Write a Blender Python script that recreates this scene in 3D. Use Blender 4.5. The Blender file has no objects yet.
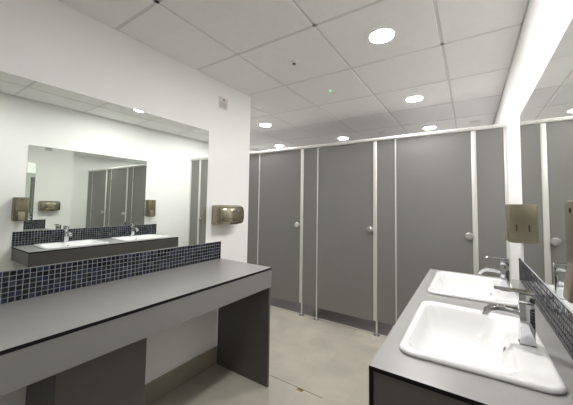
import bpy, bmesh, math, random
from mathutils import Vector, Matrix
random.seed(7)
sc = bpy.context.scene
col = sc.collection
PI = math.pi

# ------------------------------------------------------------------ room dimensions (metres)
XL, XR = -1.768, 0.266          # left and right wall faces
ZC = 2.349                      # ceiling
YC = 2.942                      # front of the cubicles
YB = 4.48                       # wall behind the cubicles
YF = -2.4                      # wall behind the photographer
YCOR = 2.035                    # where the left wall ends
XAL = -3.48                     # end of the recess past the left wall
ZT = 0.847                      # counter tops
ZBS = 0.991                     # top of the mosaic
ZM = 1.881                      # top of the mirrors

# ------------------------------------------------------------------ materials
MATS = {}
def mat(name, color, rough=0.5, metal=0.0, var=0.0, scale=8.0, bump=0.0, bscale=60.0, spec=0.5, stretch=None, emit=None, estr=0.0, coat=0.0):
    m = bpy.data.materials.new(name); m.use_nodes = True
    nt = m.node_tree; b = nt.nodes['Principled BSDF']
    b.inputs['Base Color'].default_value = (*color, 1)
    b.inputs['Roughness'].default_value = rough
    b.inputs['Metallic'].default_value = metal
    b.inputs['Specular IOR Level'].default_value = spec
    if coat: b.inputs['Coat Weight'].default_value = coat
    if emit:
        b.inputs['Emission Color'].default_value = (*emit, 1); b.inputs['Emission Strength'].default_value = estr
    tc = nt.nodes.new('ShaderNodeTexCoord')
    vec = tc.outputs['Object']
    if stretch:
        mp = nt.nodes.new('ShaderNodeMapping'); mp.inputs['Scale'].default_value = stretch
        nt.links.new(vec, mp.inputs['Vector']); vec = mp.outputs['Vector']
    if var > 0:
        n = nt.nodes.new('ShaderNodeTexNoise'); n.inputs['Scale'].default_value = scale; n.inputs['Detail'].default_value = 4
        nt.links.new(vec, n.inputs['Vector'])
        r = nt.nodes.new('ShaderNodeMapRange')
        r.inputs['From Min'].default_value = .3; r.inputs['From Max'].default_value = .7
        r.inputs['To Min'].default_value = 1 - var; r.inputs['To Max'].default_value = 1 + var
        nt.links.new(n.outputs['Fac'], r.inputs['Value'])
        mx = nt.nodes.new('ShaderNodeVectorMath'); mx.operation = 'SCALE'
        mx.inputs[0].default_value = color
        nt.links.new(r.outputs['Result'], mx.inputs['Scale'])
        nt.links.new(mx.outputs['Vector'], b.inputs['Base Color'])
    if bump > 0:
        n2 = nt.nodes.new('ShaderNodeTexNoise'); n2.inputs['Scale'].default_value = bscale; n2.inputs['Detail'].default_value = 3
        nt.links.new(vec, n2.inputs['Vector'])
        bp = nt.nodes.new('ShaderNodeBump'); bp.inputs['Strength'].default_value = bump; bp.inputs['Distance'].default_value = .002
        nt.links.new(n2.outputs['Fac'], bp.inputs['Height']); nt.links.new(bp.outputs['Normal'], b.inputs['Normal'])
    MATS[name] = m
    return m

def floor_mat(name, base, var, rough, joint):
    m = bpy.data.materials.new(name); m.use_nodes = True
    nt = m.node_tree; L = nt.links; b = nt.nodes['Principled BSDF']
    tc = nt.nodes.new('ShaderNodeTexCoord')
    mp = nt.nodes.new('ShaderNodeMapping'); mp.inputs['Location'].default_value = (1.31 - .3, -1.80 + 3.0, 0)
    L.new(tc.outputs['Object'], mp.inputs['Vector'])
    br = nt.nodes.new('ShaderNodeTexBrick')
    br.inputs['Scale'].default_value = 1.0; br.inputs['Brick Width'].default_value = .6; br.inputs['Row Height'].default_value = .3
    br.inputs['Mortar Size'].default_value = .0014; br.inputs['Mortar Smooth'].default_value = .3; br.offset = .5
    br.inputs['Color1'].default_value = (.94, .94, .94, 1); br.inputs['Color2'].default_value = (1.06, 1.06, 1.06, 1)
    br.inputs['Mortar'].default_value = (joint, joint, joint, 1)
    L.new(mp.outputs['Vector'], br.inputs['Vector'])
    n = nt.nodes.new('ShaderNodeTexNoise'); n.inputs['Scale'].default_value = 3.2; n.inputs['Detail'].default_value = 6; n.inputs['Roughness'].default_value = .6
    n.inputs['Distortion'].default_value = .6
    L.new(tc.outputs['Object'], n.inputs['Vector'])
    r = nt.nodes.new('ShaderNodeMapRange'); r.inputs['From Min'].default_value = .3; r.inputs['From Max'].default_value = .7
    r.inputs['To Min'].default_value = 1 - var; r.inputs['To Max'].default_value = 1 + var
    L.new(n.outputs['Fac'], r.inputs['Value'])
    s1 = nt.nodes.new('ShaderNodeVectorMath'); s1.operation = 'SCALE'
    L.new(br.outputs['Color'], s1.inputs[0]); L.new(r.outputs['Result'], s1.inputs['Scale'])
    s2 = nt.nodes.new('ShaderNodeVectorMath'); s2.operation = 'MULTIPLY'
    s2.inputs[1].default_value = base
    L.new(s1.outputs['Vector'], s2.inputs[0]); L.new(s2.outputs['Vector'], b.inputs['Base Color'])
    b.inputs['Roughness'].default_value = rough
    MATS[name] = m
    return m

M_wall = mat('wall_paint', (.855, .855, .845), .6, var=.012, scale=2.5, bump=.03, bscale=180)
M_ceil = mat('ceiling_tile', (.88, .87, .862), .8, var=.015, scale=30, bump=.06, bscale=260)
M_grid = mat('ceiling_tee', (.72, .71, .70), .6)
M_floor = floor_mat('floor_tile', (.41, .388, .325), .13, .36, .86)
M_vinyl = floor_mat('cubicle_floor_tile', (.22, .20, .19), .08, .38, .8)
M_base = mat('skirting_tile', (.26, .235, .19), .4, var=.07, scale=5)
M_dlam = mat('dark_shaded_laminate', (.105, .098, .091), .42, var=.02, scale=14, bump=.02, bscale=500)  # brownish finish; shade of poorly lit faces is painted into its tone
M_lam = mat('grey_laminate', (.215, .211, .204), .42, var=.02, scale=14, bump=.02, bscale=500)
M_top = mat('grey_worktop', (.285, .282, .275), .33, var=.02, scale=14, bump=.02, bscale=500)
M_black = mat('black_core', (.006, .006, .007), .6, spec=.2)
M_door = mat('cubicle_laminate', (.215, .211, .203), .4, var=.015, scale=6, bump=.015, bscale=400)
M_alu = mat('satin_aluminium', (.72, .71, .68), .38, metal=.35, var=.02, scale=20, stretch=(1, 1, .1))
M_steel = mat('brushed_steel', (.62, .61, .60), .3, metal=.9, var=.04, scale=30)
M_chrome = mat('chrome', (.70, .71, .73), .05, metal=1.0)
M_ceram = mat('white_ceramic', (.80, .80, .80), .08, spec=.5, coat=.3)
M_mirror = mat('mirror_glass', (.87, .905, .87), .0, metal=1.0)
M_bronze = mat('champagne_metal', (.235, .21, .15), .36, metal=.75, var=.05, scale=10, stretch=(1, 1, 6))
M_bronze2 = mat('champagne_metal_light', (.36, .32, .25), .4, metal=.7, var=.04, scale=12)
M_bronze3 = mat('polished_champagne_metal', (.38, .345, .255), .24, metal=.85, var=.05, scale=10, stretch=(1, 1, 6))
M_dark = mat('dark_plastic', (.02, .018, .016), .4)
M_red = mat('dark_red_window', (.05, .012, .012), .25)
M_blue = mat('blue_badge', (.05, .05, .25), .5)
M_sign = mat('pale_sign', (.66, .64, .62), .5)
M_signgrey = mat('sign_grey_print', (.52, .49, .48), .5)
M_signred = mat('sign_red_print', (.27, .14, .13), .5)
M_white = mat('white_plastic', (.82, .82, .81), .45)
M_brass = mat('brass', (.33, .22, .08), .35, metal=.8)
M_glow = mat('lit_diffuser', (.9, .9, .9), .5, emit=(1.0, .977, .962), estr=385.0)
M_glow2 = mat('dim_lit_diffuser', (.9, .9, .9), .5, emit=(1.0, .977, .962), estr=185.0)
M_led = mat('green_led', (.1, .5, .1), .4, emit=(.15, 1.0, .2), estr=3.0)
M_grout = mat('grout', (.33, .34, .36), .7)
M_t = [mat('mosaic_black', (.006, .006, .008), .08), mat('mosaic_navy', (.010, .012, .023), .08),
       mat('mosaic_blue', (.02, .027, .052), .08), mat('mosaic_slate', (.04, .046, .063), .1), mat('mosaic_ink', (.007, .008, .014), .08)]

# ------------------------------------------------------------------ mesh helpers
def box(bm, x0, x1, y0, y1, z0, z1, bev=0.0, seg=2, mi=0):
    t = bmesh.new()
    bmesh.ops.create_cube(t, size=1.0)
    for v in t.verts:
        v.co = Vector(((x0 + x1) / 2 + v.co.x * (x1 - x0), (y0 + y1) / 2 + v.co.y * (y1 - y0), (z0 + z1) / 2 + v.co.z * (z1 - z0)))
    if bev > 0:
        bmesh.ops.bevel(t, geom=list(t.edges), offset=bev, segments=seg, profile=.5, affect='EDGES')
    for f in t.faces: f.material_index = mi
    merge(bm, t)

def merge(bm, t):
    me = bpy.data.meshes.new('tmp'); t.to_mesh(me); t.free(); bm.from_mesh(me); bpy.data.meshes.remove(me)

def cyl(bm, p0, p1, r0, r1=None, n=24, mi=0, cap=True):
    r1 = r0 if r1 is None else r1
    p0, p1 = Vector(p0), Vector(p1); d = (p1 - p0)
    q = d.to_track_quat('Z', 'Y').to_matrix()
    ra = [bm.verts.new(p0 + q @ Vector((r0 * math.cos(2 * PI * i / n), r0 * math.sin(2 * PI * i / n), 0))) for i in range(n)]
    rb = [bm.verts.new(p1 + q @ Vector((r1 * math.cos(2 * PI * i / n), r1 * math.sin(2 * PI * i / n), 0))) for i in range(n)]
    fs = [bm.faces.new((ra[i], ra[(i + 1) % n], rb[(i + 1) % n], rb[i])) for i in range(n)]
    if cap: fs += [bm.faces.new(ra[::-1]), bm.faces.new(rb)]
    for f in fs: f.material_index = mi

def lathe(bm, profile, center, axis, n=28, mi=0):
    """profile: list of (distance along axis, radius)"""
    c = Vector(center); q = Vector(axis).to_track_quat('Z', 'Y').to_matrix()
    rings = []
    for a, r in profile:
        rings.append([bm.verts.new(c + q @ Vector((r * math.cos(2 * PI * i / n), r * math.sin(2 * PI * i / n), a))) for i in range(n)])
    for k in range(len(rings) - 1):
        for i in range(n):
            f = bm.faces.new((rings[k][i], rings[k][(i + 1) % n], rings[k + 1][(i + 1) % n], rings[k + 1][i])); f.material_index = mi
    for ring, rev in ((rings[0], True), (rings[-1], False)):
        f = bm.faces.new(ring[::-1] if rev else ring); f.material_index = mi

def loft(bm, loops, cap0=True, cap1=True, mi=0, closed=True):
    rings = [[bm.verts.new(p) for p in lp] for lp in loops]
    n = len(rings[0])
    for k in range(len(rings) - 1):
        for i in range(n if closed else n - 1):
            f = bm.faces.new((rings[k][i], rings[k][(i + 1) % n], rings[k + 1][(i + 1) % n], rings[k + 1][i])); f.material_index = mi
    if cap0: bm.faces.new(rings[0][::-1]).material_index = mi
    if cap1: bm.faces.new(rings[-1]).material_index = mi

def rrect(cx, cy, hx, hy, r, n=8):
    r = min(r, hx - 1e-4, hy - 1e-4)
    pts = []
    for (sx, sy, a0) in ((1, 1, 0), (-1, 1, PI / 2), (-1, -1, PI), (1, -1, 3 * PI / 2)):
        for i in range(n + 1):
            a = a0 + PI / 2 * i / n
            pts.append((cx + sx * (hx - r) + r * math.cos(a), cy + sy * (hy - r) + r * math.sin(a)))
    return pts

def obj(name, bm, mats, parent=None, loc=None, smooth=True, angle=35):
    bmesh.ops.recalc_face_normals(bm, faces=list(bm.faces))
    me = bpy.data.meshes.new(name)
    if loc is not None: bmesh.ops.translate(bm, verts=list(bm.verts), vec=-Vector(loc))
    bm.to_mesh(me); bm.free()
    for m in (mats if isinstance(mats, (list, tuple)) else [mats]): me.materials.append(m)
    if smooth:
        for p in me.polygons: p.use_smooth = True
        me.set_sharp_from_angle(angle=math.radians(angle))
    o = bpy.data.objects.new(name, me); col.objects.link(o)
    if parent is not None: o.parent = parent
    elif loc is not None: o.location = loc
    return o

def tag(o, label=None, cat=None, group=None, kind=None):
    if label: o['label'] = label
    if cat: o['category'] = cat
    if group: o['group'] = group
    if kind: o['kind'] = kind
    return o

def thing(name, label, cat, loc, group=None):
    o = bpy.data.objects.new(name, None); o.empty_display_size = .1; col.objects.link(o); o.location = loc
    return tag(o, label, cat, group)

def copy_tree(o, parent=None):
    c = o.copy(); col.objects.link(c)
    if parent is not None: c.parent = parent
    for ch in list(o.children): copy_tree(ch, c)
    return c

def dup(o, loc, label, group=None):
    c = copy_tree(o); c.location = loc; c['label'] = label
    if group: c['group'] = group
    return c

def struct(name, bm, mats, label=None, parent=None):
    o = obj(name, bm, mats, parent, smooth=False)
    o['kind'] = 'structure'
    if parent is None:
        o['label'] = label; o['category'] = name.split('_')[0]
    return o

# ------------------------------------------------------------------ setting
b = bmesh.new(); box(b, XAL - .12, XR + .12, YF - .12, YC + .036, -.1, 0)
fl = struct('floor', b, M_floor, 'pale beige stone tiled washroom floor')
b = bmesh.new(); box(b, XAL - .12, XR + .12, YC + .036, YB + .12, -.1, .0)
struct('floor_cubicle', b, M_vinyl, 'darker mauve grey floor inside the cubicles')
b = bmesh.new(); box(b, XL + .02, -.86, 1.8, 1.803, 0.0, .0006)
o = obj('movement_joint', b, M_dark, fl, smooth=False)
b = bmesh.new(); box(b, XAL, XR, YC + .026, YC + .040, -.01, .0018)
tag(struct('trim_1', b, mat('pale_trim', (.62, .60, .55), .4), 'thin pale threshold strip along the foot of the cubicle fronts'), None, 'trim')

def wall(name, x0, x1, y0, y1, label, m=None):
    b = bmesh.new(); box(b, x0, x1, y0, y1, 0, ZC + .08); return struct(name, b, m or M_wall, label)
wall('wall_left', XL - .14, XL, YF, YCOR, 'white painted wall carrying the long mirror over the empty counter')
wall('wall_right', XR, XR + .12, YF, YB, 'white painted wall carrying the mirror over the two basins')
wall('wall_back', XAL - .12, XR + .12, YB, YB + .12, 'unseen wall behind the cubicles, grey to darken the ceiling above', M_door)  # out of view; grey chosen to keep the ceiling over the cubicles dim
wall('wall_front', XL - .14, XR + .12, YF - .12, YF, 'white painted wall opposite the cubicles')
wall('wall_recess', XAL - .12, XAL, YCOR - .14, YB, 'white painted end wall of the recess past the left wall')
wall('wall_return', XAL, XL - .14, YCOR - .14, YCOR, 'white painted wall of the recess facing the cubicles')

# suspended ceiling: tiles sit in a grid of tees
T, GX, GY = .604, -1.341, .789
gx = [GX + T * k for k in range(-4, 3)]
gy = [GY + .6 * k for k in range(-4, 8)]
b = bmesh.new()
xs = [XAL] + [x for x in gx if XAL + .05 < x < XR - .05] + [XR]
ys = [YF] + [y for y in gy if YF + .05 < y < YB - .05] + [YB]
for i in range(len(xs) - 1):
    for j in range(len(ys) - 1):
        x0, x1, y0, y1 = xs[i] + .008, xs[i + 1] - .008, ys[j] + .008, ys[j + 1] - .008
        box(b, x0, x1, y0, y1, ZC - .001, ZC + .03, bev=.003, seg=1)
box(b, XAL - .12, XR + .12, YF - .12, YB + .12, ZC + .06, ZC + .1)
ce = struct('ceiling', b, M_ceil, 'white suspended tile ceiling with recessed downlights')
b = bmesh.new()
for x in xs: box(b, max(x - .012, XAL), min(x + .012, XR), YF, YB, ZC + .003, ZC + .02)
for y in ys: box(b, XAL, XR, max(y - .012, YF), min(y + .012, YB), ZC + .003, ZC + .0195)
g = struct('ceiling_grid', b, M_grid, parent=ce)

def skirt(name, x0, x1, y0, y1, label):
    b = bmesh.new(); box(b, x0, x1, y0, y1, 0, .14, bev=.002, seg=1)
    tag(struct(name, b, M_base, label), None, 'baseboard')
skirt('baseboard_left', XL, XL + .012, YF, YCOR, 'brown tiled skirting under the left counter')
skirt('baseboard_right', XR - .012, XR, YF, YC - .03, 'brown tiled skirting under the basin counter')
skirt('baseboard_recess', XAL, XAL + .012, YCOR, YC - .03, 'brown tiled skirting in the recess')

# ------------------------------------------------------------------ counters
# left: long empty counter
DC = .541
X1 = XL + DC
Y0, Y1 = -.35, 1.692
lc = thing('vanity_counter', 'long empty grey counter on panel legs under the left wall mirror', 'counter', (XL + DC / 2, .67, 0))
LL = lc.location
b = bmesh.new(); box(b, XL + .001, X1, Y0, Y1, ZT - .0145, ZT - .0005, mi=1); box(b, XL + .001, X1, Y0, Y1, ZT - .0005, ZT, mi=0)
obj('worktop', b, [M_top, M_black], lc, LL, smooth=False)
b = bmesh.new(); box(b, X1 - .014, X1 - .001, Y0 + .001, Y1 - .001, .706, ZT - .0125, bev=.0008, seg=1)
obj('fascia', b, M_lam, lc, LL, smooth=False)
for yy in (1.675, Y0 + .004):
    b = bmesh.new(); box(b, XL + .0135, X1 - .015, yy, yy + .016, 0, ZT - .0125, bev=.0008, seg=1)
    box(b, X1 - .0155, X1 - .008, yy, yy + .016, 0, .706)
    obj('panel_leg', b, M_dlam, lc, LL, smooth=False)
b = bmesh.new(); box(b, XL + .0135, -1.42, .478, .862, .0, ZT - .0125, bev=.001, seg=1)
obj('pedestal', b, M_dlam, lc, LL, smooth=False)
b = bmesh.new(); box(b, XL + .001, XL + .03, Y0 + .02, Y1 - .022, ZT - .07, ZT - .0125)
obj('wall_batten', b, M_lam, lc, LL, smooth=False)

# right: basin counter with two cut-outs
DR = .5236
XF = XR - DR
RY0, RY1 = .849, 2.371
SX = -.003                       # basin centre line
S1, S2 = 1.257, 1.99             # basin centres along the wall
rc = thing('vanity_counter', 'wall hung grey counter on the right holding two white basins', 'counter', (XF + DR / 2, (RY0 + RY1) / 2, 0))
RL = rc.location
def top_with_holes(z0, z1):
    b = bmesh.new()
    def ring(pts):
        vs = [b.verts.new((x, y, z1)) for x, y in pts]
        return [b.edges.new((vs[i], vs[(i + 1) % len(vs)])) for i in range(len(vs))]
    es = ring([(XF, RY0), (XR, RY0), (XR, RY1), (XF, RY1)])
    for s in (S1, S2): es += ring(rrect(SX, s, .187, .266, .045, 6))
    bmesh.ops.triangle_fill(b, edges=es, use_beauty=True, use_dissolve=False)
    # drop anything filled inside the holes
    for f in list(b.faces):
        c = f.calc_center_median()
        for s in (S1, S2):
            if abs(c.x - SX) < .18 and abs(c.y - s) < .25: b.faces.remove(f); break
    r = bmesh.ops.extrude_face_region(b, geom=list(b.faces))
    for v in [e for e in r['geom'] if isinstance(e, bmesh.types.BMVert)]: v.co.z = z0
    bmesh.ops.recalc_face_normals(b, faces=list(b.faces))
    for f in b.faces: f.material_index = 0 if f.normal.z > .5 else 1
    return b
obj('worktop', top_with_holes(ZT - .0125, ZT), [M_top, M_black], rc, RL, smooth=False)
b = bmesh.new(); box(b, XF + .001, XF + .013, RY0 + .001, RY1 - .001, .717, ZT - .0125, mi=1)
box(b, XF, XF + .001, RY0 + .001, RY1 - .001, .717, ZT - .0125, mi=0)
obj('fascia', b, [M_dlam, M_black], rc, RL, smooth=False)  # fascia shade under raking lamps painted in by the darker laminate
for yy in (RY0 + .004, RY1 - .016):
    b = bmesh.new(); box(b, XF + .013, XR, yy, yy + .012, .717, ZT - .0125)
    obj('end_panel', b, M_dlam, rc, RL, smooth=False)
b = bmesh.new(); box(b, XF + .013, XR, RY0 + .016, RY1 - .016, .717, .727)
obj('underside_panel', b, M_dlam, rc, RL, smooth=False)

# ------------------------------------------------------------------ mirrors and mosaic
def mirror(name, x0, x1, y0, y1, label, ZM=ZM):
    b = bmesh.new(); box(b, x0, x1, y0, y1, ZBS, ZM, bev=.0012, seg=1)
    o = obj(name, b, M_mirror, None, ((x0 + x1) / 2, (y0 + y1) / 2, ZBS), smooth=False)
    tag(o, label, 'mirror')
mirror('wall_mirror', XL, XL + .003, -.16, 1.529, 'long frameless mirror above the empty counter on the left wall', 1.897)
mirror('wall_mirror', XR - .003, XR, .926, 2.190, 'frameless mirror above the two basins on the right wall')

def mosaic(xw, sgn, y0, y1, label):
    """xw wall face, sgn +1 when the tiles face +x"""
    b = bmesh.new(); p = (ZBS - ZT) / 6; gap = .0015
    xa, xb = (xw, xw + .006) if sgn > 0 else (xw - .006, xw)
    box(b, xa, xb, y0, y1, ZT, ZBS, mi=0)
    n = round((y1 - y0) / p); q = (y1 - y0) / n
    face = xw + sgn * .006; out = xw + sgn * .0088
    rnd = random.Random(3 if sgn > 0 else 5)
    for j in range(6):
        for i in range(n):
            ya, yb = y0 + i * q + gap, y0 + (i + 1) * q - gap
            za, zb = ZT + j * p + gap, ZT + (j + 1) * p - gap
            k = rnd.choices((1, 2, 3, 4, 5), (30, 24, 18, 8, 20))[0]
            tl = [rnd.uniform(-.0004, .0004) for _ in range(2)]
            e = .0012
            lo = [(ya, za), (yb, za), (yb, zb), (ya, zb)]
            li = [(ya + e, za + e), (yb - e, za + e), (yb - e, zb - e), (ya + e, zb - e)]
            vo = [b.verts.new((face, y, z)) for y, z in lo]
            vi = [b.verts.new((out + sgn * (tl[0] * (1 if y > (ya + yb) / 2 else -1) + tl[1] * (1 if z > (za + zb) / 2 else -1)), y, z)) for y, z in li]
            fs = [b.faces.new(vi)] + [b.faces.new((vo[a], vo[(a + 1) % 4], vi[(a + 1) % 4], vi[a])) for a in range(4)]
            for f in fs: f.material_index = k
    o = obj('mosaic_backsplash', b, [M_grout] + M_t, None, (xw, (y0 + y1) / 2, ZT), smooth=False)
    tag(o, label, 'backsplash')
mosaic(XL, 1, Y0, Y1, 'black and blue glass mosaic strip between empty counter and left mirror')
mosaic(XR, -1, RY0, RY1, 'black and blue glass mosaic strip behind the two basins')

# ------------------------------------------------------------------ basins
def basin(label, y):
    t = thing('washbasin', label, 'basin', (SX, y, ZT), 'inset white washbasins')
    hx, hy = .202, .284
    def lp(cx, ax, ay, r, z, bow=0.0):
        out = []
        for x, yy in rrect(cx, 0, ax, ay, r, 10):
            yy *= 1.012 - .05 * (x + .2) / .4
            k = bow * (1 - (yy / ay) ** 2) if x > cx else bow * .5 * (1 - (yy / ay) ** 2)
            out.append((x + (k if x > cx else -k), yy, z))
        return out
    b = bmesh.new()
    loops = [lp(0, hx - .004, hy - .004, .045, 0, .006), lp(0, hx, hy, .047, .004, .006), lp(0, hx - .0005, hy - .0005, .047, .009, .006),
             lp(0, hx - .004, hy - .004, .045, .0135, .006), lp(0, hx - .010, hy - .010, .042, .0155, .006), lp(0, hx - .015, hy - .015, .041, .0148, .005),
             lp(-.032, .152, .260, .052, .0138), lp(-.033, .148, .256, .053, .0125), lp(-.0345, .143, .250, .054, .008), lp(-.036, .138, .244, .055, -.002),
             lp(-.037, .129, .232, .058, -.030), lp(-.039, .118, .214, .06, -.066), lp(-.041, .102, .192, .058, -.092), lp(-.042, .085, .165, .05, -.105),
             lp(-.040, .060, .12, .045, -.112), lp(-.040, .026, .03, .02, -.116)]
    # under-skin so that the bowl has thickness
    under = [lp(-.040, .07, .155, .05, -.122), lp(-.038, .118, .216, .06, -.090), lp(-.034, .145, .25, .056, -.012), lp(-.004, .181, .262, .043, -.002), lp(0, hx - .004, hy - .004, .045, 0, .006)]
    loft(b, loops, cap0=False, cap1=True)
    loft(b, under, cap0=True, cap1=False)
    bowl = obj('bowl', b, M_ceram, t, smooth=True, angle=60)
    b = bmesh.new(); lathe(b, [(0, .020), (.003, .022), (.004, .019), (.002, .015)], (-.040, 0, -.1162), (0, 0, 1), 24)
    obj('waste', b, M_chrome, t)
    b = bmesh.new(); lathe(b, [(0, .010), (.0016, .010), (.0022, .008)], (.0945, 0, -.022), (-1, 0, .22), 20)
    ov = obj('overflow', b, M_chrome, t)
    b = bmesh.new(); lathe(b, [(0, .0075), (.0004, .0075)], (.0922, 0, -.0215), (-1, 0, .22), 20)
    obj('overflow_hole', b, M_dark, ov)
    return t
basin('white inset basin nearer the camera, close to the counter corner', S1)
basin('white inset basin farther along, close to the cubicles', S2)

# ------------------------------------------------------------------ taps
TX = .152
def tap(label, y):
    z = ZT + .0135
    t = thing('mixer_tap', label, 'tap', (TX, y, z), 'square chrome mixer taps')
    b = bmesh.new(); box(b, -.0225, .0225, -.0225, .0225, 0, .004, bev=.0015)
    obj('base_plate', b, M_chrome, t)
    b = bmesh.new(); box(b, -.020, .020, -.020, .020, .004, .137, bev=.0022)
    obj('body', b, M_chrome, t)
    b = bmesh.new(); box(b, -.0205, .0205, -.0205, .0205, .1388, .168, bev=.0025)
    obj('cartridge_cap', b, M_chrome, t)
    # flat lever reaching out over the bowl
    b = bmesh.new()
    sec = []
    for k in range(8):
        s = k / 7; x = .021 - s * .108; zz = .1682 + .003 * s
        w = .0185 - .004 * s; th = .0075 - .0025 * s
        sec.append([(x, -w, zz), (x, w, zz), (x, w, zz + th), (x, -w, zz + th)])
    loft(b, sec); bmesh.ops.bevel(b, geom=list(b.edges), offset=.0008, segments=1, affect='EDGES')
    obj('lever', b, M_chrome, t)
    # curved flat spout
    b = bmesh.new(); sec = []
    path = [(-.018, .100), (-.040, .103), (-.062, .105), (-.080, .104), (-.096, .0985), (-.108, .088), (-.115, .073)]
    for k, (x, zz) in enumerate(path):
        a = path[max(0, k - 1)]; c = path[min(len(path) - 1, k + 1)]
        dx, dz = c[0] - a[0], c[1] - a[1]; l = math.hypot(dx, dz); nx, nz = dz / l, -dx / l
        if nz < 0 and k < 3: nx, nz = -nx, -nz
        th = .0095
        p = lambda s, w: (x + nx * s, w, zz + nz * s)
        sec.append([p(-th, -.010), p(-th, .010), p(-th * .55, .0155), p(th * .6, .0155), p(th, .0125), p(th, -.0125), p(th * .6, -.0155), p(-th * .55, -.0155)])
    loft(b, sec)
    obj('spout', b, M_chrome, t)
    return t
tap('square chrome lever tap on the basin nearer the camera', S1 - .004)
tap('square chrome lever tap on the basin nearer the cubicles', S2 - .02)

# ------------------------------------------------------------------ soap dispensers
def dispenser(label, y):
    t = thing('soap_dispenser', label, 'dispenser', (XR, y, 1.10), 'wall soap dispensers')
    W, D, H = .112, .076, .236
    b = bmesh.new(); loops = []
    for z, ins in ((0, .014), (.003, .007), (.009, .002), (.018, 0), (H - .006, 0), (H - .002, .0015), (H, .005)):
        pts = rrect(-D / 2, 0, D / 2 - ins, W / 2 - ins, .014, 6)
        loops.append([(max(min(x, 0), -D) if x < -.02 else 0 if x > -.012 else x, yy, z) for x, yy in pts])
    loft(b, loops)
    obj('housing', b, M_bronze, t)
    b = bmesh.new(); sec = []
    for z, out in ((.012, .0105), (.018, .0115), (.088, .002), (.093, .0005)):
        pts = rrect(-D - out / 2 + .002, 0, out / 2 + .004, .027, .006, 4)
        sec.append([(x, yy, z) for x, yy in pts])
    loft(b, sec)
    tag(obj('push_lever', b, M_bronze2, t), 'paler push lever')
    for s in (-1, 1):
        b = bmesh.new(); ya, yb = sorted((s * (W / 2 - .0005), s * (W / 2 + .0008)))
        box(b, -.036, -.029, ya, yb, .072, .112, bev=.0004, seg=1)
        tag(obj('sight_window', b, M_red, t), 'narrow dark sight window')
    b = bmesh.new(); lathe(b, [(0, .006), (.0015, .006), (.002, .004)], (-D, 0, H - .022), (-1, 0, 0), 16)
    obj('lock', b, M_dark, t)
    return t
dispenser('bronze soap dispenser at the far end of the right mirror, by the cubicles', 2.252)
dispenser('bronze soap dispenser cut off by the right edge of the photo', .888)

# ------------------------------------------------------------------ hand dryer
t = thing('hand_dryer', 'bronze metal hand dryer on the left wall past the mirror', 'dryer', (XL, 1.716, 1.133))
HW = .131
b = bmesh.new(); lps = []
for x, ins in ((0, .002), (.003, 0), (.040, 0), (.044, .004)):
    lps.append([(x, yy, zz + .081) for yy, zz in rrect(0, 0, HW - ins, .081 - ins, .012, 5)])
loft(b, lps); obj('back_plate', b, M_bronze2, t)
b = bmesh.new(); lps = []
def plan(ins, fr):
    # plan view outline of the cover with softly rounded front corners
    D, R, w_ = .116 - ins - fr, .022, HW - .003 - ins
    pts = [(.044, -w_)]
    for i in range(9):
        a = i / 8 * PI / 2; pts.append((D - R + R * math.sin(a), -w_ + R - R * math.cos(a)))
    for i in range(9):
        a = i / 8 * PI / 2; pts.append((D - R + R * math.cos(a), w_ - R + R * math.sin(a)))
    pts.append((.044, w_))
    return pts
for z, ins, fr in ((.004, .006, .016), (.010, .002, .008), (.030, 0, .003), (.060, 0, 0), (.110, 0, .001), (.135, .001, .006), (.148, .003, .014), (.155, .008, .024)):
    lps.append([(x, yy, z) for x, yy in plan(ins, fr)])
loft(b, lps); obj('cover', b, M_bronze3, t, angle=50)
b = bmesh.new(); lps = []
prof = [(.060, .003), (.098, .006), (.114, .018), (.121, .040), (.123, .075), (.121, .115), (.114, .138), (.098, .152), (.060, .160)]
for k, yy in enumerate((-HW + .016, -HW + .0175, HW - .0065, HW - .005)):
    e = .0015 if k in (0, 3) else 0
    lps.append([(x - e, yy, .08 + (zz - .08) * (1 - e * 12)) for x, zz in prof] + [(.058, yy, .155), (.058, yy, .008)])
loft(b, lps); obj('front_panel', b, M_bronze3, t, angle=50)
b = bmesh.new(); box(b, .05, .1215, -.012, .062, .003, .030, bev=.004)
nz = obj('outlet_surround', b, M_bronze, t)
b = bmesh.new(); box(b, .120, .1225, -.004, .056, .007, .022, bev=.0008, seg=1)
tag(obj('outlet', b, M_dark, nz), 'dark air outlet')
b = bmesh.new(); box(b, .112, .1250, -.060, -.020, .026, .040, bev=.002)
obj('sensor_tab', b, M_bronze2, t)
b = bmesh.new(); lathe(b, [(0, .011), (.002, .011), (.0026, .009)], (.1215, .050, .112), (1, 0, 0), 24)
bd = tag(obj('badge', b, M_blue, t), 'small round blue badge')
b = bmesh.new()
for k in range(3):
    a = k * PI / 3
    d = Vector((0, math.cos(a), math.sin(a))) * .0062; n_ = Vector((0, -math.sin(a), math.cos(a))) * .0011
    c = Vector((.1243, .050, .112))
    vs = [b.verts.new(c + d + n_), b.verts.new(c - d + n_), b.verts.new(c - d - n_), b.verts.new(c + d - n_)]
    vs2 = [b.verts.new(v.co + Vector((.0004 + .0001 * k, 0, 0))) for v in vs]
    b.faces.new(vs); b.faces.new(vs2)
    for i in range(4): b.faces.new((vs[i], vs[(i + 1) % 4], vs2[(i + 1) % 4], vs2[i]))
obj('badge_star', b, M_white, bd, smooth=False)

# ------------------------------------------------------------------ notice by the ceiling
t = thing('wall_notice', 'small pale notice with a dark red mark high on the left wall', 'sign', (XL, 1.674, 2.118))
b = bmesh.new(); box(b, 0, .004, -.050, .050, 0, .102, bev=.001, seg=1); obj('plate', b, M_sign, t, smooth=False)
b = bmesh.new()
box(b, .004, .0046, -.040, .040, .012, .060)
obj('grey_print', b, M_signgrey, t, smooth=False)
b = bmesh.new(); lathe(b, [(0, .010), (.0006, .010)], (.004, .006, .080), (1, 0, 0), 20)
obj('red_print', b, M_signred, t, smooth=False)

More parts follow.
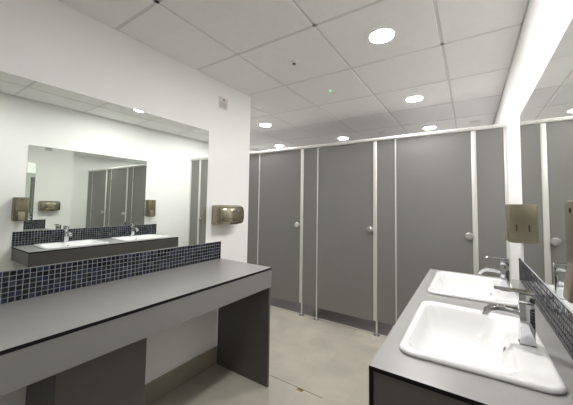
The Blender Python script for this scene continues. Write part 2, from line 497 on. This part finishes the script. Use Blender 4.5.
# ------------------------------------------------------------------ cubicles
ZP0, ZP1 = .142, 1.985           # panel bottom / top
hr = thing('cubicle_headrail', 'pale metal headrail running along the top of the grey cubicles', 'rail', ((XAL + XR) / 2, YC, ZP1))
b = bmesh.new(); box(b, XAL, XR, YC - .020, YC + .020, ZP1, ZP1 + .032, bev=.009, seg=4)
obj('rail_tube', b, M_alu, hr, hr.location)
for x in (XAL + .004, XR - .004):
    b = bmesh.new(); box(b, x - .004, x + .004, YC - .026, YC + .026, ZP1 - .006, ZP1 + .038, bev=.002)
    obj('wall_bracket', b, M_alu, hr, hr.location)

LATCH = [.035, -.823, -1.698, -2.566]         # latch posts, right edge side panels
HINGE = [-.621, -1.491, -2.366, -3.236]       # hinge tubes
def foot(parent, x, r=.009, z1=ZP0 + .01, name='foot'):
    b = bmesh.new(); cyl(b, (x, YC, .005), (x, YC, z1), r, n=18)
    f = obj(name, b, M_alu, parent, parent.location)
    b = bmesh.new(); lathe(b, [(0, .030), (.004, .030), (.008, .016), (.016, .013)], (x, YC, 0), (0, 0, 1), 24)
    obj('floor_flange', b, M_chrome, f, parent.location)

def pilaster(xh, xl, label, divider=True):
    """fixed narrow panel from the latch post (left edge xl) to the hinge tube (xh)"""
    t = thing('cubicle_pilaster', label, 'cubicle panel', ((xh + xl) / 2, YC, 0), 'narrow fixed panels between the cubicle doors')
    L = t.location
    b = bmesh.new(); box(b, xl + .018, xh - .006, YC - .008, YC + .008, ZP0, ZP1, bev=.001, seg=1)
    obj('panel', b, M_door, t, L, smooth=False)
    b = bmesh.new(); box(b, xl - .020, xl + .018, YC - .017, YC + .017, ZP0 + .005, ZP1, bev=.006, seg=3)
    obj('latch_post', b, M_alu, t, L)
    b = bmesh.new(); cyl(b, (xh, YC - .006, .012), (xh, YC - .006, ZP1), .0075, n=16)
    obj('hinge_tube', b, M_alu, t, L)
    foot(t, xl + .010, .009)
    b = bmesh.new(); lathe(b, [(0, .030), (.004, .030), (.008, .016), (.014, .011)], (xh, YC - .006, 0), (0, 0, 1), 24)
    obj('floor_flange', b, M_chrome, t, L)
    if divider:
        xm = (xl + xh) / 2
        b = bmesh.new(); box(b, xm - .008, xm + .008, YC + .008, YB - .03, ZP0, ZP1)
        obj('dividing_panel', b, M_door, t, L, smooth=False)
    return t
pilaster(HINGE[0], LATCH[1], 'narrow grey cubicle panel second from the right wall')
pilaster(HINGE[1], LATCH[2], 'narrow grey cubicle panel third from the right wall')
pilaster(HINGE[2], LATCH[3], 'narrow grey cubicle panel beside the left wall corner')
# end panels against the walls
t = thing('cubicle_pilaster', 'grey cubicle end panel against the right wall', 'cubicle panel', ((LATCH[0] + XR) / 2, YC, 0), 'narrow fixed panels between the cubicle doors')
b = bmesh.new(); box(b, LATCH[0] + .018, XR - .022, YC - .008, YC + .008, ZP0, ZP1, bev=.001, seg=1); obj('panel', b, M_door, t, t.location, smooth=False)
b = bmesh.new(); box(b, LATCH[0] - .020, LATCH[0] + .018, YC - .017, YC + .017, ZP0 + .005, ZP1, bev=.006, seg=3); obj('latch_post', b, M_alu, t, t.location)
b = bmesh.new(); box(b, XR - .022, XR, YC - .014, YC + .014, ZP0, ZP1, bev=.003); obj('wall_channel', b, M_alu, t, t.location)
foot(t, LATCH[0] + .010)
t = thing('cubicle_pilaster', 'grey cubicle end panel in the recess, seen only in the mirrors', 'cubicle panel', ((HINGE[3] + XAL) / 2, YC, 0), 'narrow fixed panels between the cubicle doors')
b = bmesh.new(); box(b, XAL + .022, HINGE[3] - .006, YC - .008, YC + .008, ZP0, ZP1, bev=.001, seg=1); obj('panel', b, M_door, t, t.location, smooth=False)
b = bmesh.new(); box(b, XAL, XAL + .022, YC - .014, YC + .014, ZP0, ZP1, bev=.003); obj('wall_channel', b, M_alu, t, t.location)
b = bmesh.new(); cyl(b, (HINGE[3], YC - .006, .012), (HINGE[3], YC - .006, ZP1), .0075, n=16); obj('hinge_tube', b, M_alu, t, t.location)

def door(x0, x1, label):
    t = thing('cubicle_door', label, 'cubicle door', (x0, YC, 0), 'grey cubicle doors')
    L = t.location
    b = bmesh.new(); box(b, x0 + .009, x1 - .023, YC - .010, YC + .006, ZP0 - .006, ZP1 - .006, bev=.001, seg=1)
    obj('door_leaf', b, M_door, t, L, smooth=False)
    b = bmesh.new()
    xk = x1 - .047
    lathe(b, [(0, .017), (.014, .015), (.020, .024), (.028, .030), (.038, .031), (.045, .026), (.048, .012)], (xk, YC - .010, 1.062), (0, -1, 0), 28)
    k = tag(obj('knob', b, M_steel, t, L), 'round satin metal knob')
    b = bmesh.new(); box(b, xk + .010, x1 - .020, YC - .020, YC - .010, 1.052, 1.072, bev=.003)
    obj('latch_bar', b, M_steel, k, L)
    for z in (.45, 1.06, 1.72):
        b = bmesh.new(); box(b, x0 + .010, x0 + .024, YC - .0155, YC - .009, z - .032, z + .032, bev=.002, seg=1)
        obj('hinge', b, M_door, t, L)
    return t
door(HINGE[0], LATCH[0], 'grey cubicle door nearest the right wall, behind the basin counter')
door(HINGE[1], LATCH[1], 'middle grey cubicle door, fully in view above open floor')
door(HINGE[2], LATCH[2], 'grey cubicle door partly hidden by the end of the empty counter')
door(HINGE[3], LATCH[3], 'grey cubicle door in the recess, seen only in the mirrors')

# ------------------------------------------------------------------ lights in the ceiling
def downlight(x, y, label):
    t = thing('downlight', label, 'ceiling light', (x, y, ZC - .001), 'round recessed ceiling downlights')
    b = bmesh.new(); lathe(b, [(0, .078), (-.003, .0775), (-.005, .074), (-.004, .0705), (-.0015, .070), (0, .070)], (0, 0, 0), (0, 0, 1), 40)
    for f in [f for f in b.faces if len(f.verts) > 4]: b.faces.remove(f)
    obj('trim_ring', b, M_white, t)
    b = bmesh.new(); lathe(b, [(0, .0698), (-.003, .0690), (-.0045, .065), (-.006, .050), (-.0065, .022)], (0, 0, 0), (0, 0, 1), 40)
    obj('diffuser', b, M_glow, t, smooth=False)
    return t
d0 = downlight(-.434, 1.689, 'largest round ceiling downlight, in front of the cubicles')
for x, y, lab in [(-.434, .489, 'round ceiling downlight above the counters, seen in the left mirror'),
                  (-.434, 2.889, 'round ceiling downlight right above the headrail of the cubicles'),
                  (-.434, 4.089, 'round ceiling downlight over the cubicle nearest the right wall'),
                  (-1.642, 4.089, 'round ceiling downlight over the middle cubicle door'),
                  (-2.850, 4.089, 'round ceiling downlight deep over the cubicles by the recess'),
                  (-2.246, 2.889, 'round ceiling downlight beside the left wall corner')]:
    c = dup(d0, (x, y, ZC - .001), lab)
    if y < 1:                      # output cut so surfaces near the camera come out darker
        for ch in c.children:
            if ch.name.startswith('diffuser'):
                ch.data = ch.data.copy(); ch.data.materials[0] = M_glow2

def sensor(name, x, y, r, label, cat, m, ring=True):
    t = thing(name, label, cat, (x, y, ZC - .001))
    b = bmesh.new(); lathe(b, [(0, r), (-.005, r * .97), (-.010, r * .8), (-.011, r * .5)], (0, 0, 0), (0, 0, 1), 28)
    obj('housing', b, M_white if ring else m, t)
    b = bmesh.new(); lathe(b, [(-.010, r * .5), (-.016, r * .42), (-.018, r * .2)], (0, 0, 0), (0, 0, 1), 20)
    obj('lens', b, m, t)
    return t
sensor('ceiling_sensor', -1.057, 1.685, .030, 'small grey sensor set in a ceiling tile', 'sensor', mat('sensor_grey', (.16, .15, .13), .4))
sensor('emergency_light', -1.038, 2.275, .013, 'tiny green indicator light in the ceiling', 'light', M_led)
def grille(x, y, label):
    t = thing('extract_valve', label, 'vent', (x, y, ZC - .001))
    b = bmesh.new(); lathe(b, [(0, .075), (-.006, .074), (-.010, .066), (-.004, .058), (0, .058)], (0, 0, 0), (0, 0, 1), 36)
    for f in [f for f in b.faces if len(f.verts) > 4]: b.faces.remove(f)
    obj('ring', b, M_white, t)
    b = bmesh.new(); lathe(b, [(0, .048), (-.010, .048), (-.014, .036)], (0, 0, 0), (0, 0, 1), 36)
    obj('disc', b, M_white, t)
grille(.075, 4.08, 'round white air valve in the ceiling over the cubicles at right')
grille(-1.04, 4.06, 'round white air valve in the ceiling over the middle cubicles')

# small brass keep set into the floor joint
b = bmesh.new(); box(b, -1.052, -1.008, 1.772, 1.800, 0, .004, bev=.0015)
tag(obj('floor_plate', b, M_brass, None, (-1.03, 1.786, 0)), 'small brass plate set in the floor joint', 'plate')

# ------------------------------------------------------------------ camera
W_, H_ = 573.0, 405.0
f, yaw, pitch, roll, h = 279.7576, .5811, .0558, -.0162, 1.3192
cx, cy = 286.433, 187.619
fh = Vector((-math.sin(yaw), math.cos(yaw), 0)); r0 = Vector((math.cos(yaw), math.sin(yaw), 0)); zz = Vector((0, 0, 1))
F = fh * math.cos(pitch) + zz * math.sin(pitch); u0 = -fh * math.sin(pitch) + zz * math.cos(pitch)
R_ = r0 * math.cos(roll) - u0 * math.sin(roll); U_ = r0 * math.sin(roll) + u0 * math.cos(roll)
cd = bpy.data.cameras.new('camera'); cam = bpy.data.objects.new('camera', cd); col.objects.link(cam)
m = Matrix.Identity(4)
for i in range(3):
    m[i][0] = R_[i]; m[i][1] = U_[i]; m[i][2] = -F[i]
m[2][3] = h
cam.matrix_world = m
cd.sensor_fit = 'HORIZONTAL'; cd.sensor_width = 36; cd.lens = f / W_ * 36
cd.shift_x = (W_ / 2 - cx) / W_; cd.shift_y = -(H_ / 2 - cy) / W_
cd.clip_start = .02
sc.camera = cam

# ------------------------------------------------------------------ world and colour
w = bpy.data.worlds.new('world'); sc.world = w; w.use_nodes = True
w.node_tree.nodes['Background'].inputs['Color'].default_value = (.5, .5, .5, 1)
w.node_tree.nodes['Background'].inputs['Strength'].default_value = .2
vs = sc.view_settings
vs.view_transform = 'Standard'; vs.look = 'None'; vs.gamma = 1; vs.use_curve_mapping = False; vs.exposure = 0.0
cy_ = sc.cycles
cy_.max_bounces = 16; cy_.diffuse_bounces = 8; cy_.glossy_bounces = 14
cy_.sample_clamp_indirect = 6
